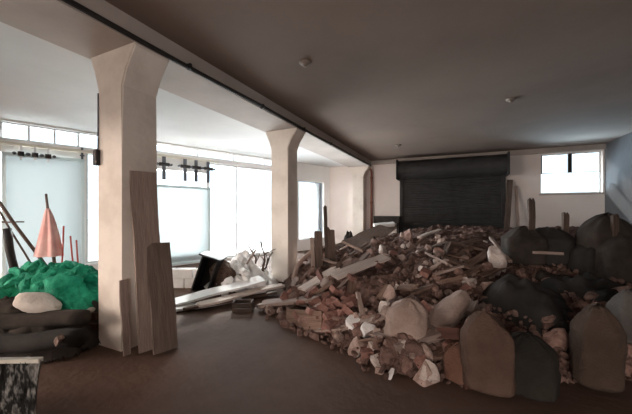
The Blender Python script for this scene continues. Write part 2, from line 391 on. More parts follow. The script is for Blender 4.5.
wall_with_holes('wall_left', LW0, LWD, LW_LEN, H_MAIN, -LWN, [(S_A0, S_A1, Z_A0, Z_A), (S_B0, S_B1, Z_B0, Z_B),
    (S_D0, S_D1, 0.3, Z_D), (S_E0, S_E1, 0.3, Z_E), (S_F0, S_F1, 0.3, Z_F), (S_A0, S_D1, 3.24, 3.46), (S_E0, S_F1, 3.10, 3.46)], M['wall_white'])
wall_with_holes('wall_back', Vector((-5.4, BACK_Y, 0)), Vector((1, 0, 0)), 5.4+RIGHT_X+T, H_MAIN, Vector((0, 1, 0)), [(WX0+5.4, WX1+5.4, WZ0, WZ1)], M['wall_main'])
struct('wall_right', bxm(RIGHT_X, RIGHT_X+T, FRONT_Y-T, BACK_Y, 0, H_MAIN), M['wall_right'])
wall_with_holes('wall_front', Vector((-12.4, FRONT_Y, 0)), Vector((1, 0, 0)), 12.4+RIGHT_X, H_MAIN, Vector((0, -1, 0)), [(DX0+12.4, DX1+12.4, 0.7, 2.6), (EX0+12.4, EX1+12.4, 0.0, EZ)], M['wall_main'])
# concrete lip running under the ceiling along the back wall
struct('trim_1', bxm(BX1, RIGHT_X, BACK_Y-0.10, BACK_Y, H_MAIN-0.16, H_MAIN), M['beam'])

struct('beam_light_blocker', bxm(-12.0, BX0, 0.75, 1.1, 2.3, H_LEFT), M['beam'])  # unseen beam added to keep the front light off the left ceiling
struct('wall_light_blocker', bxm(-3.65, -3.45, FRONT_Y, 0.85, 0, H_BEAM), M['wall_main'])  # unseen partition added to shade the foreground and the right-hand sacks
# columns with flared heads
def column(name, y0, y1, x0=-3.79, x1=-3.35):
    bm = bmesh.new()
    lv = [(x0, x1, 0), (x0, x1, 1.0), (x0, x1, 2.0), (x0, x1, H_BEAM-0.42), (x0-0.06, x1+0.07, H_BEAM-0.24), (BX0+0.03, BX1-0.005, H_BEAM-0.03), (BX0+0.03, BX1-0.005, H_BEAM)]
    rings = []
    for a, b, z in lv: rings.append([bm.verts.new(p) for p in ((a, y0, z), (b, y0, z), (b, y1, z), (a, y1, z))])
    for r0, r1 in zip(rings, rings[1:]):
        for k in range(4): bm.faces.new((r0[k], r0[(k+1) % 4], r1[(k+1) % 4], r1[k]))
    bm.faces.new(rings[0][::-1]); bm.faces.new(rings[-1])
    bmesh.ops.bevel(bm, geom=[e for e in bm.edges if abs(e.verts[0].co.z-e.verts[1].co.z) > 0.05], offset=0.015, segments=2, affect='EDGES')
    return struct(name, bm, M['column'])
column('column', 2.10, 2.53)
column('column', 5.72, 6.15)
column('column', 11.62, 12.08)

# windows: frame > panes
def left_window(name, s0, s1, z0, z1, sbars, zbars, m=M['white_frame'], fw=0.05):
    mx = Matrix((LWD, -LWN, Vector((0, 0, 1)))).transposed().to_4x4(); mx.translation = LW0
    bm = bmesh.new(); y0, y1 = 0.10, 0.16
    for a, b, c, d in ((s0, s0+fw, z0, z1), (s1-fw, s1, z0, z1), (s0, s1, z0, z0+fw), (s0, s1, z1-fw, z1)): box(bm, a, b, y0, y1, c, d, mx)
    for s in sbars: box(bm, s-0.02, s+0.02, y0, y1, z0, z1, mx)
    for z in zbars: box(bm, s0, s1, y0, y1, z-0.02, z+0.02, mx)
    f = struct(name, bm, m)
    ss = [s0, *sbars, s1]; zz = [z0, *zbars, z1]
    for a, b in zip(ss, ss[1:]):
        for c, d in zip(zz, zz[1:]):
            bm = bmesh.new(); box(bm, a+0.02, b-0.02, 0.125, 0.131, c+0.02, d-0.02, mx); obj('pane', bm, M['glass'], f)
    return f
left_window('window_2', S_A0, S_A1, Z_A0, Z_A, [PS(238, 200)[0]], [])
left_window('window_3', S_B0, S_B1, Z_B0, Z_B, [], [PS(312, 181)[1], PS(312, 166)[1]], M['frame'], 0.03)
left_window('window_4', S_E0, S_E1, 0.3, Z_E, [], [])
left_window('window_5', S_A0, S_D1, 3.24, 3.46, [S_A0+(S_D1-S_A0)*k/4 for k in (1, 2, 3)], [], fw=0.025)
left_window('window_6', S_E0, S_F1, 3.10, 3.46, [S_E0+(S_F1-S_E0)*k/6 for k in range(1, 6)], [], fw=0.025)
bm = bmesh.new(); fw = 0.055; y0, y1 = BACK_Y+0.18, BACK_Y+0.25
zm = PY(572, 172, BACK_Y).z; xm = PY(572, 160, BACK_Y).x
for a, b, c, d in ((WX0, WX0+0.03, WZ0, zm), (WX1-0.03, WX1, WZ0, WZ1), (WX0, WX1, WZ0, WZ0+0.03), (WX0, WX1, WZ1-0.03, WZ1), (WX0, WX1, zm-0.018, zm+0.018)):
    box(bm, a, b, y0, y1, c, d)
f = struct('window_1', bm, M['white_frame'])
obj('mullion', bxm(xm-0.05, xm+0.05, y0-0.005, y1+0.005, zm, WZ1), M['dark_steel'], f)
obj('side_post', bxm(WX0, WX0+0.07, y0-0.005, y1+0.005, zm, WZ1), M['dark_steel'], f)
for a, b, c, d in ((WX0, xm, zm, WZ1), (xm, WX1, zm, WZ1), (WX0, WX1, WZ0, zm)):
    obj('pane', bxm(a+0.03, b-0.03, BACK_Y+0.21, BACK_Y+0.216, c+0.03, d-0.03), M['glass'], f)
bm = bxm(WX0-0.06, WX1+0.06, BACK_Y-0.05, BACK_Y+0.18, WZ0-0.06, WZ0-0.002)
o = obj('window_sill', bm, M['beam'], f)

# ------------------------------------------------------------------ roller shutter on the back wall
XS0, XS1 = PY(402, 200, BACK_Y).x, PY(503, 200, BACK_Y).x
ZS1 = PY(450, 176, BACK_Y).z
t = thing('roller_shutter', 'wide black roller shutter closed on the back wall behind the rubble heap', 'shutter', ((XS0+XS1)/2, BACK_Y-0.10, 0))
HW = (XS1-XS0)/2
bm = bmesh.new(); z = 0.08; nsl = int((ZS1-0.08)/0.085)
sec = []
for i in range(nsl):
    for q in range(5):
        tt = q/4; sec.append((-0.018*math.sin(PI*tt) - 0.02, 0.08 + (i+tt*0.96)*(ZS1-0.08)/nsl))
a = [bm.verts.new((-HW, y, z)) for y, z in sec]; b = [bm.verts.new((HW, y, z)) for y, z in sec]
for i in range(len(sec)-1): bm.faces.new((a[i], b[i], b[i+1], a[i+1]))
a2 = [bm.verts.new((-HW, 0.02, sec[0][1])), bm.verts.new((-HW, 0.02, sec[-1][1]))]; b2 = [bm.verts.new((HW, 0.02, sec[0][1])), bm.verts.new((HW, 0.02, sec[-1][1]))]
bm.faces.new((a2[0], a2[1], b2[1], b2[0]))
obj('curtain', bm, M['shutter'], t)
obj('bottom_bar', bev(bxm(-HW, HW, -0.05, 0.02, 0.0, 0.09), 0.008), M['dark_steel'], t)
for s in (-1, 1): obj('guide_rail', bev(bxm(s*HW-0.06, s*HW+0.06, -0.07, 0.095, 0, ZS1), 0.008), M['dark_steel'], t)
zr0, zr1 = ZS1-0.08, PY(450, 159.5, BACK_Y).z
R = (zr1-zr0)/2
bm = bmesh.new(); tube(bm, [(-HW-0.08, -R+0.09, (zr0+zr1)/2), (HW+0.08, -R+0.09, (zr0+zr1)/2)], R, 28)
obj('roll_drum', bm, M['shutter'], t, False)
for s in (-1, 1): obj('end_plate', bev(bxm(s*(HW+0.08)-0.025, s*(HW+0.08)+0.025, -2*R+0.06, 0.095, zr0-0.03, zr1+0.02), 0.01), M['dark_steel'], t)

# dark conduit along the lower right edge of the beam
bm = bmesh.new(); tube(bm, [(BX1+0.028, y, H_BEAM+0.03+0.008*math.sin(y*1.7)) for y in [FRONT_Y+0.05+i*0.5 for i in range(31)]], 0.028, 8)
t = thing('conduit', 'long dark conduit fixed along the lower edge of the ceiling beam', 'pipe', (BX1, 0, H_BEAM))
o = obj('pipe_run', bm, M['dark_steel'], t, True); o.location = -Vector(t.location)
for y in [-2+1.6*i for i in range(9)]:
    bm = bxm(BX1-0.002, BX1+0.062, y-0.015, y+0.015, H_BEAM-0.003, H_BEAM+0.07); o = obj('pipe_clip', bm, M['dark_steel'], t); o.location = -Vector(t.location)
# rusty pipe in the back corner, with its elbow at the beam
px = PY(371.5, 200, BACK_Y-0.12).x
t = thing('rusty_downpipe', 'rusty brown vertical pipe at the back wall beside the last column', 'pipe', (px, BACK_Y-0.12, 0))
bm = bmesh.new(); tube(bm, [(0, 0, 0), (0, 0, 1.2), (0, 0, H_BEAM-0.25), (-0.02, -0.01, H_BEAM-0.12), (-0.10, -0.03, H_BEAM-0.05), (-0.20, -0.03, H_BEAM-0.04)], 0.045, 12)
obj('pipe_run', bm, M['rust'], t, True)
for z in (0.7, 1.9, 2.9):
    bm = bmesh.new(); lathe(bm, [(0.058, z), (0.062, z+0.02), (0.062, z+0.05), (0.058, z+0.07)], 14); obj('collar', bm, M['rust'], t, True)
# low red-brown bench-like rail left of the shutter
xa, xb = PY(374, 220, BACK_Y-0.3).x, PY(400, 220, BACK_Y-0.3).x
za, zb = PY(385, 223, BACK_Y-0.3).z, PY(385, 216, BACK_Y-0.3).z
t = thing('timber_rack', 'dark brown timber rail on posts between rusty pipe and black shutter', 'rail', ((xa+xb)/2, BACK_Y-0.28, 0))
hw = (xb-xa)/2
obj('rail_board', bev(bxm(-hw, hw, -0.12, 0.12, za, zb), 0.01), M['dark_cloth'], t)
for s in (-1, 1): obj('post', bev(bxm(s*(hw-0.07)-0.05, s*(hw-0.07)+0.05, -0.08, 0.08, 0, za), 0.008), M['dark_cloth'], t)

# ceiling lamp roses on the main ceiling
def lamp(px, py, r, label):
    d = ray(px, py); q = O + d*((H_MAIN-CAM_H)/d.z)
    t = thing('ceiling_lamp', label, 'lamp', (q.x, q.y, H_MAIN), 0)
    bm = bmesh.new(); lathe(bm, [(r, 0.0), (r, -0.012), (r*0.8, -0.03), (r*0.35, -0.045), (r*0.3, -0.05)], 24); obj('rose', bm, M['bakelite'], t, True)
    bm = bmesh.new(); lathe(bm, [(0.03, -0.05), (0.03, -0.065), (0.02, -0.07)], 16); obj('cable_cap', bm, M['bakelite'], t, True)
lamp(305, 62, 0.085, 'small dark lamp rose on the ceiling, nearest to the beam')
lamp(511, 99, 0.085, 'small dark lamp rose on the ceiling, in front of the high window')
lamp(398, 145, 0.09, 'small dark lamp rose on the ceiling, close to the black shutter')

# ------------------------------------------------------------------ left wall fittings: sliding doors hung from rails
LMX = Matrix((LWD, LWN, Vector((0, 0, 1)))).transposed().to_4x4(); LMX.translation = LW0      # x along wall towards the front, y into the room
def sliding_door(label, tlabel, pxl, pxr, ytop, yroll, hang_px, strap, ypan):
    s0, s1 = PS(pxr, yroll)[0], PS(pxl, yroll)[0]
    ztop = PS((pxl+pxr)/2, ypan)[1]; zr = PS((pxl+pxr)/2, yroll)[1]; zt = PS((pxl+pxr)/2, ytop)[1]
    tr = obj('door_track', bev(bxm(s0-0.3, s1+0.2, 0.0, 0.09, zt-0.03, zt+0.03), 0.006), M['cream_rim']); tr.matrix_world = LMX; tag(tr, tlabel, 'track')
    t = thing('sliding_door', label, 'door'); t['kind'] = 'thing'; t.matrix_world = LMX @ Matrix.Translation(((s0+s1)/2, 0.05, 0))
    W = (s1-s0)/2
    obj('panel', bxm(-W+0.01, W-0.01, 0.0, 0.012, 0.05, ztop-0.01), M['blue_panel'], t)
    bm = bmesh.new()
    for sx in (-1, 1): box(bm, sx*(W-0.03)-0.03, sx*(W-0.03)+0.03, 0.013, 0.04, 0.04, ztop)
    for z in (0.04, ztop-0.07): box(bm, -W, W, 0.013, 0.04, z, z+0.07)
    obj('door_frame', bm, M['blue_frame'], t)
    bl = 0.13 if strap > 0.3 else 0.05
    for hp in hang_px:
        x = PS(hp, yroll)[0]-(s0+s1)/2
        h = obj('hanger', bev(bxm(x-(0.05 if strap > 0.3 else 0.02), x+(0.05 if strap > 0.3 else 0.02), 0.022, 0.04, zr-strap, zt), 0.006), M['frame' if strap > 0.3 else 'white_frame'], t)
        bm = bmesh.new(); tube(bm, [(x-bl, 0.06, zr), (x+bl, 0.06, zr)], 0.05, 14); obj('trolley', bm, M['dark_steel'], h, True)
        for dx in (-bl-0.05, bl+0.05):
            bm = bmesh.new(); tube(bm, [(x+dx, 0.02, zr), (x+dx, 0.10, zr)], 0.03, 14); obj('roller', bm, M['frame'], h, True)
sliding_door('pale blue sliding door hung by three dark trolleys, behind the green netting', 'pale door rail on the wall above the green netting', 2, 84, 147.5, 156.5, (21, 35, 48), 0.12, 156)
sliding_door('pale blue sliding door with dark hanging straps, behind the white plaster debris', 'pale door rail on the wall behind the leaning planks', 150, 209, 158, 166.5, (163, 184, 195, 207), 0.42, 186)
def wall_pipe(px, y0, y1, r, label):
    s, z1 = PS(px, y0); z0 = PS(px, y1)[1]
    bm = bmesh.new(); tube(bm, [(0, 0, max(0, z0)), (0, 0, (z0+z1)/2), (0, 0, z1)], r, 10)
    t = thing('wall_pipe', label, 'pipe'); t.matrix_world = LMX @ Matrix.Translation((s, r+0.004, 0))
    obj('pipe_run', bm, M['frame'], t, True)
    for z in (max(0.1, z0)+0.15, z1-0.2):
        obj('pipe_clip', bxm(-r-0.02, r+0.02, -r, r+0.005, z, z+0.03), M['frame'], t)
wall_pipe(82, 148, 205, 0.022, 'thin grey pipe down the white wall left of the nearest column')

# dark junction box on the nearest column
t = thing('junction_box', 'small dark switch box fixed high on the nearest column', 'switch box', (-3.76, 2.10, PY(99, 158, 2.10).z))
obj('box_body', bev(bxm(-0.05, 0.02, -0.05, 0.0, -0.09, 0.09), 0.008), M['dark_steel'], t)
bm = bmesh.new(); tube(bm, [(-0.015, -0.01, 0.09), (-0.012, -0.01, 0.30), (-0.012, -0.01, 0.75)], 0.008, 8); obj('cable', bm, M['frame'], t, True)

# ------------------------------------------------------------------ the rubble heap
edge_px = [(283, 296), (264, 313), (300, 334), (340, 351), (385, 374), (430, 383), (500, 380), (570, 384), (640, 388)]
edge = [Vector((-3.9, 12.2)), Vector((-4.0, 10.0)), Vector((-4.3, 8.0)), Vector((-4.1, 6.4)), Vector((-3.25, 5.4))] + [P(*q).xy for q in edge_px]
edge.append(Vector((4.3, edge[-1].y-0.2)))
poly = edge + [Vector((4.3, 12.3)), Vector((-3.9, 12.3))]
def inside(x, y):
    c = False; j = len(poly)-1
    for i in range(len(poly)):
        a, b = poly[i], poly[j]
        if (a.y > y) != (b.y > y) and x < (b.x-a.x)*(y-a.y)/(b.y-a.y)+a.x: c = not c
        j = i
    return c
def dist(x, y):
    p = Vector((x, y)); m = 1e9
    for a, b in zip(edge, edge[1:]):
        ab = b-a; t = max(0, min(1, (p-a).dot(ab)/ab.length_squared)); m = min(m, (p-a-ab*t).length)
    return m
PROF = [(0, 0.0), (0.15, 0.14), (0.5, 0.34), (1.0, 0.53), (1.7, 0.70), (2.6, 0.86), (3.8, 0.98), (5.5, 1.04), (20, 1.04)]
def HH(x, y):
    if not inside(x, y): return -0.05
    d = dist(x, y)
    for (a, h0), (b, h1) in zip(PROF, PROF[1:]):
        if d <= b: h = h0+(h1-h0)*(d-a)/(b-a); break
    k = min(1, d/0.6)
    h += k*(0.13*nz((x, y, 0), 1.1, 3) + 0.07*nz((x, y, 0), 2.7, 8))
    return max(-0.02, h)
def hit(px, py, lift=0.0):
    d = ray(px, py); t = 1.5
    while t < 14.5:
        q = O + d*t
        if q.z <= max(HH(q.x, q.y), 0.0)+lift or q.y > BACK_Y-0.05: return q
        t += 0.03
    return O + d*12
bm = bmesh.new(); g = {}; ST = 0.065
nx, ny = int((RIGHT_X-0.02+4.5)/ST), int((BACK_Y-0.02-2.0)/ST)
for i in range(nx+1):
    for j in range(ny+1):
        x, y = -4.5+i*ST, 2.0+j*ST
        h = HH(x, y)
        if h > -0.04:
            e = min(1, max(0, h)/0.15)
            v = Vector((x, y, 0))
            dd = noise.voronoi(v*5.0)[0]; d3 = noise.voronoi(v*9.0+Vector((4, 2, 0)))[0]
            h += e*(0.09*(0.45-dd[0]) + 0.05*(0.4-d3[0]) + 0.05*nz(v, 9, 2)) + 0.0
            g[i, j] = bm.verts.new((x+0.02*nz(v, 14, 1), y+0.02*nz(v, 14, 6), max(h, 0.004)))
for (i, j), v in list(g.items()):
    if all(k in g for k in ((i+1, j), (i+1, j+1), (i, j+1))): bm.faces.new((v, g[i+1, j], g[i+1, j+1], g[i, j+1]))
mo = obj('rubble_mound', bm, M['rubble'])
tag(mo, 'long mound of brown earth and crushed rubble filling the hall before the shutter', 'rubble', kind='stuff')

# loose pieces on it
ROCKS = {}
def rock_kind(kind, m, seeds, flat, cuts):
    ROCKS[kind] = []
    for s in seeds:
        b = rock_bm(s, flat, cuts, 3); me = bpy.data.meshes.new('rubble_chunk'); b.to_mesh(me); b.free(); me.materials.append(m); ROCKS[kind].append(me)
rock_kind('brown', M['chunk_brown'], range(1, 8), 0.8, 9); rock_kind('grey', M['chunk_grey'], range(11, 17), 0.75, 9)
rock_kind('pale', M['chunk_pale'], range(21, 25), 0.75, 8); rock_kind('white', M['chunk_white'], range(31, 36), 0.7, 9)
bkm = []
for s in range(4):
    rnd = random.Random(s); b = bmesh.new(); L = (0.25, 0.25, 0.15, 0.12)[s]
    box(b, -L/2, L/2, -0.06, 0.06, -0.035, 0.035); bmesh.ops.subdivide_edges(b, edges=b.edges, cuts=3, use_grid_fill=True)
    for v in b.verts:
        v.co += Vector((nz(v.co, 14, s), nz(v.co, 14, s+2), nz(v.co, 14, s+4)))*0.008
        if s > 1 and v.co.x > L/2-0.04: v.co.x -= 0.03+0.04*nz(v.co, 20, s)
    me = bpy.data.meshes.new('brick'); b.to_mesh(me); b.free(); me.materials.append(M['brick']); bkm.append(me)
def rg_rot(r): return Euler((r.uniform(0, 6), r.uniform(0, 6), r.uniform(0, 6)))
def rnd_rot(tilt=PI): return Euler((random.uniform(-tilt, tilt), random.uniform(-tilt, tilt), random.uniform(0, 2*PI)))
def place(name, me, q, size, label, cat, group, tilt=PI, sink=0.2):
    o = bpy.data.objects.new(name, me); C.objects.link(o)
    o.location = q + Vector((0, 0, size*(0.35-sink))); o.rotation_euler = rnd_rot(tilt); o.scale = (size, size, size)
    return tag(o, label, cat, group)
def zone(px, py):
    if px > 478: return 'among the dark sacks on the right', 'right'
    if py < 262: return 'along the crest of the heap below the shutter', 'crest'
    if px < 332: return 'at the end of the heap next to the second column', 'column end'
    if py > 318: return 'low on the front slope of the heap by the bare floor', 'foot'
    return 'half way up the front slope of the heap', 'middle slope'
scr = [(262, 313), (285, 290), (300, 266), (330, 246), (352, 240), (400, 236), (460, 240), (505, 246), (560, 258), (632, 266), (632, 380), (470, 386), (420, 383), (380, 374), (338, 350), (298, 334)]
def in_scr(x, y):
    c = False; j = len(scr)-1
    for i in range(len(scr)):
        a, b = scr[i], scr[j]
        if (a[1] > y) != (b[1] > y) and x < (b[0]-a[0])*(y-a[1])/(b[1]-a[1])+a[0]: c = not c
        j = i
    return c
n = 0
while n < 250:
    px, py = random.uniform(262, 632), random.uniform(238, 388)
    if not in_scr(px, py) or (px > 490 and random.random() < 0.75): continue
    q = hit(px, py); dep = (q-O).length
    kind = random.choices(['brown', 'grey', 'pale'], [0.58, 0.34, 0.08])[0]
    if px > 490: kind = 'brown'
    size = random.uniform(0.09, 0.23)*(1.4 if random.random() < 0.15 else 1) * (0.8+0.06*dep)
    zn, gk = zone(px, py)
    ad = {'brown': 'brown mortar-caked rubble chunk', 'grey': 'grey-brown broken concrete chunk', 'pale': 'pale broken plaster lump'}[kind]
    place('rubble_chunk', random.choice(ROCKS[kind]), q, size, f'{ad} {zn}', 'rubble chunk', f'{kind} chunks, {gk}')
    n += 1
for k in range(40):
    px, py = random.gauss(325, 13), random.gauss(313, 12)
    if not in_scr(px, py): continue
    q = hit(px, py)
    place('brick', random.choice(bkm), q + Vector((0, 0, 0.03)), 1.0, 'broken red brick in the reddish patch left of the pale sacks', 'brick', 'bricks in the reddish patch', 0.7, 0.3)
for k in range(12):
    px, py = random.uniform(350, 470), random.uniform(250, 370)
    if not in_scr(px, py): continue
    place('brick', random.choice(bkm), hit(px, py) + Vector((0, 0, 0.03)), 1.0, 'loose red-brown brick half buried in the middle of the heap', 'brick', 'bricks scattered over the heap', 0.9, 0.3)
bm = bmesh.new(); cnt = 0
rg = random.Random(99)
while cnt < 2000:
    px, py = rg.uniform(262, 632), rg.uniform(238, 390)
    if not in_scr(px, py): continue
    q = hit(px, py); r = rg.uniform(0.010, 0.042)*(0.75+0.09*q.y)
    mx = Matrix.Translation(q+Vector((rg.uniform(-.1, .1), rg.uniform(-.1, .1), 0.02))) @ rg_rot(rg).to_matrix().to_4x4() @ Matrix.Diagonal((r*rg.uniform(0.7, 1.5), r*rg.uniform(0.6, 1.1), r*rg.uniform(0.5, 0.9), 1))
    bmesh.ops.create_icosphere(bm, subdivisions=1, radius=1.0, matrix=mx); cnt += 1
for v in bm.verts: v.co += Vector((nz(v.co, 23, 1), nz(v.co, 23, 4), nz(v.co, 23, 7)))*0.016
tag(obj('gravel', bm, M['gravel']), 'small crushed mortar and brick bits strewn all over the heap', 'gravel', kind='stuff')
def rayplank(name, label, cat, a, b, wd, th, m, lift=0.06, roll=0.0, group=None, **k):
    return plank(name, label, cat, hit(*a)+Vector((0, 0, lift)), hit(*b)+Vector((0, 0, lift)), wd, th, m, roll, group, **k)
n = 0
while n < 64:
    px, py = random.uniform(285, 500), random.uniform(240, 365)
    th = math.radians(random.choice([random.uniform(10, 50), random.uniform(10, 50), random.uniform(-40, 0), random.uniform(60, 120)])); L = random.uniform(14, 38)
    qx, qy = px+L*math.cos(th), py-L*math.sin(th)*0.8
    if not (in_scr(px, py) and in_scr(qx, qy)): continue
    a, b = hit(px, py), hit(qx, qy)
    if (a-b).length > 1.6 or (a-b).length < 0.2: continue
    zn, gk = zone((px+qx)/2, (py+qy)/2)
    kk = random.choice(['wood_brown', 'wood_brown', 'wood_grey'])
    plank('broken_board', f"{'dark brown' if kk == 'wood_brown' else 'weathered grey'} splintered board {zn}", 'board', a+Vector((0, 0, 0.05)), b+Vector((0, 0, random.uniform(0.04, 0.14))),
          random.uniform(0.05, 0.14), random.uniform(0.018, 0.035), M[kk], random.uniform(-0.5, 0.5), f'{kk} boards, {gk}')
    n += 1

# marked pieces of the heap
def bigrock(px, py, size, kind, label, cat='rubble chunk', sink=0.15, seed=0, name='rubble_chunk', sc=(1, 1, 1)):
    q = hit(px, py); o = place(name, ROCKS[kind][seed % len(ROCKS[kind])], q, size, label, cat, None, PI, sink)
    o.scale = Vector(sc)*size; return o
rayplank('pale_board', 'long pale pinkish board sloping up across the middle of the heap', 'board', (334, 287), (386, 266), 0.20, 0.04, M['wood_pale'], 0.16, 0.2, broken=False)
rayplank('grey_board', 'grey board end sloping out of the heap below the upright timbers', 'board', (301, 298), (336, 276), 0.17, 0.04, M['wood_pale'], 0.12, 0.2)
rayplank('dark_board', 'dark board lying in shadow just under the pale sloping boards', 'board', (306, 303), (352, 278), 0.16, 0.05, M['wood_dark'], 0.05)
rayplank('broad_board', 'broad dusty board leaning up to the crest left of the shutter', 'board', (352, 257), (392, 230), 0.50, 0.05, M['wood_grey'], 0.22, 0.4, broken=False)
q = hit(384, 232); dq = (q-O).dot(Vector((-SA, CA, 0)))-1.25; plank('pale_block', 'small bright pale block lying on top of the crest left of the shutter', 'block', PD(374, 226, dq), PD(394, 224, dq), 0.25, 0.13, M['chunk_white'], 0.2, broken=False)
rayplank('pale_stick', 'short pale stick on the crest below the middle of the shutter', 'stick', (419, 243), (440, 234), 0.10, 0.04, M['wood_pale'], 0.12)
rayplank('thin_pole', 'thin brown stick slanting down beside the white lump at the crest', 'stick', (490, 246), (510, 272), 0.05, 0.04, M['wood_grey'], 0.16)
q = hit(322, 256)
for px, py, wd, m, lab in ((325, 206, 0.07, 'wood_dark', 'tallest thin dark upright post beside the back window'), (318, 231, 0.16, 'wood_dark', 'stubby dark upright plank left of the tall dark post'),
                           (330, 228, 0.18, 'wood_dark', 'broad dark upright plank right of the tall dark post'), (312, 238, 0.08, 'wood_grey', 'short grey upright stick leaning left by the back window')):
    b = O + ray(px+2, 262)*q.y*1.0; b = Vector((b.x, b.y, max(0.0, HH(b.x, b.y)-0.1))); tp = PD(px, py, (b-O).dot(Vector((-SA, CA, 0))))
    plank('upright_timber', lab, 'timber', b, tp, wd, 0.06, M[m], 0, up=Vector((0.3, -1, 0)))
q = hit(349, 246)
cloth('sack_heap', 'small dark brown crumpled cloth in front of the last column', 'cloth', (q.x, q.y, q.z-0.08), 0.26, 0.24, 0.42, M['dark_cloth'], 0, 6, 0.4)
# a bent pale pipe arching out of the heap
pts = [hit(x, y)+Vector((0, 0, l)) for x, y, l in ((294, 279, 0.0), (297, 272, 0.12), (303, 266, 0.16), (311, 260, 0.18), (318, 255, 0.14), (324, 250, 0.0))]
bm = bmesh.new(); tube(bm, pts, 0.055, 10); tag(obj('bent_pipe', bm, M['chunk_grey'], None, True), 'grey bent pipe arching out of the heap beside the second column', 'pipe')
# pale sacks and lumps
def rsack(px, py, wx, wy, h, m, label, seed, lean=(0, 0), neck=True, name='sack', rz=0.0, drop=0.06):
    q = hit(px, py); return sack(name, label, (q.x, q.y, max(0, q.z-drop)), wx, wy, h, M[m], rz, seed, lean, None, 'sack', neck)
bigrock(354, 329, 0.27, 'white', 'left one of two whitish lumps side by side on the front slope', sc=(0.7, 0.8, 1.25))
bigrock(369, 335, 0.26, 'white', 'right one of two whitish lumps side by side on the front slope', seed=1, sc=(0.7, 0.8, 1.2))
rsack(405, 334, 0.42, 0.34, 0.44, 'sack_pale', 'pale striped sack standing in the middle of the front slope', 3, (0.05, 0), False, 'rubble_sack')
q = hit(443, 326); lump('slumped_sack', 'pale dusty rounded sack slumped left of the big brown sacks', 'sack', (q.x, q.y, q.z-0.05), 0.52, 0.40, 0.36, 'sack_pale', 0.3, 7, 0.25)
bigrock(427, 379, 0.26, 'pale', 'large whitish lump on the floor left of the orange-brown sack', seed=2, sc=(1.05, 1, 1))
bigrock(389, 378, 0.12, 'white', 'small flat white chip on the floor at the foot of the heap', seed=1, sc=(1.3, 1, 0.6))
bigrock(377, 366, 0.20, 'pale', 'rounded grey-white stone at the foot of the heap', seed=3, sc=(0.95, 1, 1.1))
bigrock(495, 270, 0.52, 'pale', 'whitish slab-like lump at the right end of the crest', seed=0, sc=(1.1, 0.8, 0.7))
bigrock(467, 286, 0.26, 'pale', 'small whitish chip below the slab-like lump on the crest', seed=1, sc=(1.2, 0.9, 0.6))
bigrock(390, 300, 0.26, 'grey', 'squared grey stone above the pale striped sack', seed=2)
rayplank('grey_beam', 'thick grey-brown timber beam lying flat below the pale sacks', 'timber', (396, 350), (442, 338), 0.16, 0.13, M['wood_grey'], 0.05, 0.15)
# low broken wall edge of planks beside the column
rayplank('low_board', 'wide brown board standing on edge at the left foot of the heap', 'board', (287, 326), (322, 330), 0.26, 0.04, M['wood_brown'], 0.10, 1.35, broken=False)
rayplank('floor_board', 'pinkish grey board lying flat at the left tip of the heap', 'board', (262, 309), (320, 303), 0.22, 0.05, M['wood_grey'], 0.08, 0.1)

# ------------------------------------------------------------------ sacks and dark junk on the right
def gsack(px, py, wx, wy, h, m, label, seed, lean=(0, 0), neck=True, name='sack', rz=0.0):
    q = P(px, py); return sack(name, label, (q.x, q.y, 0), wx, wy, h, M[m], rz, seed, lean, None, 'sack', neck)
gsack(459, 381, 0.27, 0.24, 0.34, 'sack_orange', 'small orange-brown sack under the red-brown board', 2, (0, 0.03), False, 'sack')
qa, qb = P(436, 384), P(468, 384)
plank('red_brown_board', 'red-brown board lying level over the small orange-brown sack', 'board', qa+Vector((0, 0.12, 0.42)), qb+Vector((0.02, 0.04, 0.44)), 0.10, 0.035, M['wood_red'], 1.2)
q = P(468, 390); plank('red_brown_stake', 'upright red-brown stake left of the tall brown sack', 'board', Vector((q.x, q.y, 0)), Vector((q.x+0.01, q.y+0.05, 0.47)), 0.06, 0.035, M['wood_red'], 0, up=Vector((0.4, -1, 0)))
gsack(488, 391, 0.42, 0.34, 0.68, 'sack_tan', 'tall reddish brown sack just right of the red-brown stake', 5, (-0.03, 0.02), False)
gsack(528, 394, 0.42, 0.36, 0.50, 'sack_green', 'dark olive sack between the two tall brown sacks', 8, (0.0, 0.05), False)
gsack(596, 388, 0.36, 0.34, 0.74, 'sack_brown', 'tall upright brown sack standing alone near the right edge', 11, (0.02, 0.02), False)
gsack(640, 372, 0.44, 0.40, 0.80, 'sack_grey', 'grey sack half cut by the right edge of the view', 12, (-0.05, 0.0), False)
q = hit(520, 318); cloth('tarpaulin', 'dark grey tarpaulin draped over junk behind the olive sack', 'tarpaulin', (q.x+0.05, q.y+0.35, max(0, q.z-0.42)), 0.75, 0.65, 0.72, M['tarp_grey'], 0.3, 4, 0.18, 2.0)
q = hit(560, 340); cloth('black_sheet', 'black plastic sheet crumpled between olive and brown sacks', 'plastic sheet', (q.x+0.02, q.y+0.15, max(0, q.z-0.3)), 0.36, 0.40, 0.52, M['black_plastic'], 0.1, 9, 0.25, 1.8)
def dsack(px, py, wx, wy, h, m, label, seed, rz=0.0, lean=(0, 0), name='dark_sack'):
    q = hit(px, py); sack(name, label, (q.x, q.y, q.z-0.12), wx, wy, h, M[m], rz, seed, lean, None, 'sack', False)
dsack(524, 258, 0.62, 0.5, 0.62, 'dark_cloth', 'dark sack leaning on the shutter side, leftmost under the high window', 14, 0.2)
dsack(547, 258, 0.75, 0.55, 0.60, 'tarp_grey', 'broad dark grey sack standing right below the high window', 15, -0.1)
dsack(570, 262, 0.50, 0.45, 0.42, 'dark_cloth', 'low dark sack below the right end of the high window', 16, 0.3)
dsack(603, 270, 0.62, 0.55, 0.92, 'dark_cloth', 'tall dark sack standing against the right wall', 17, 0.2, (0.05, 0))
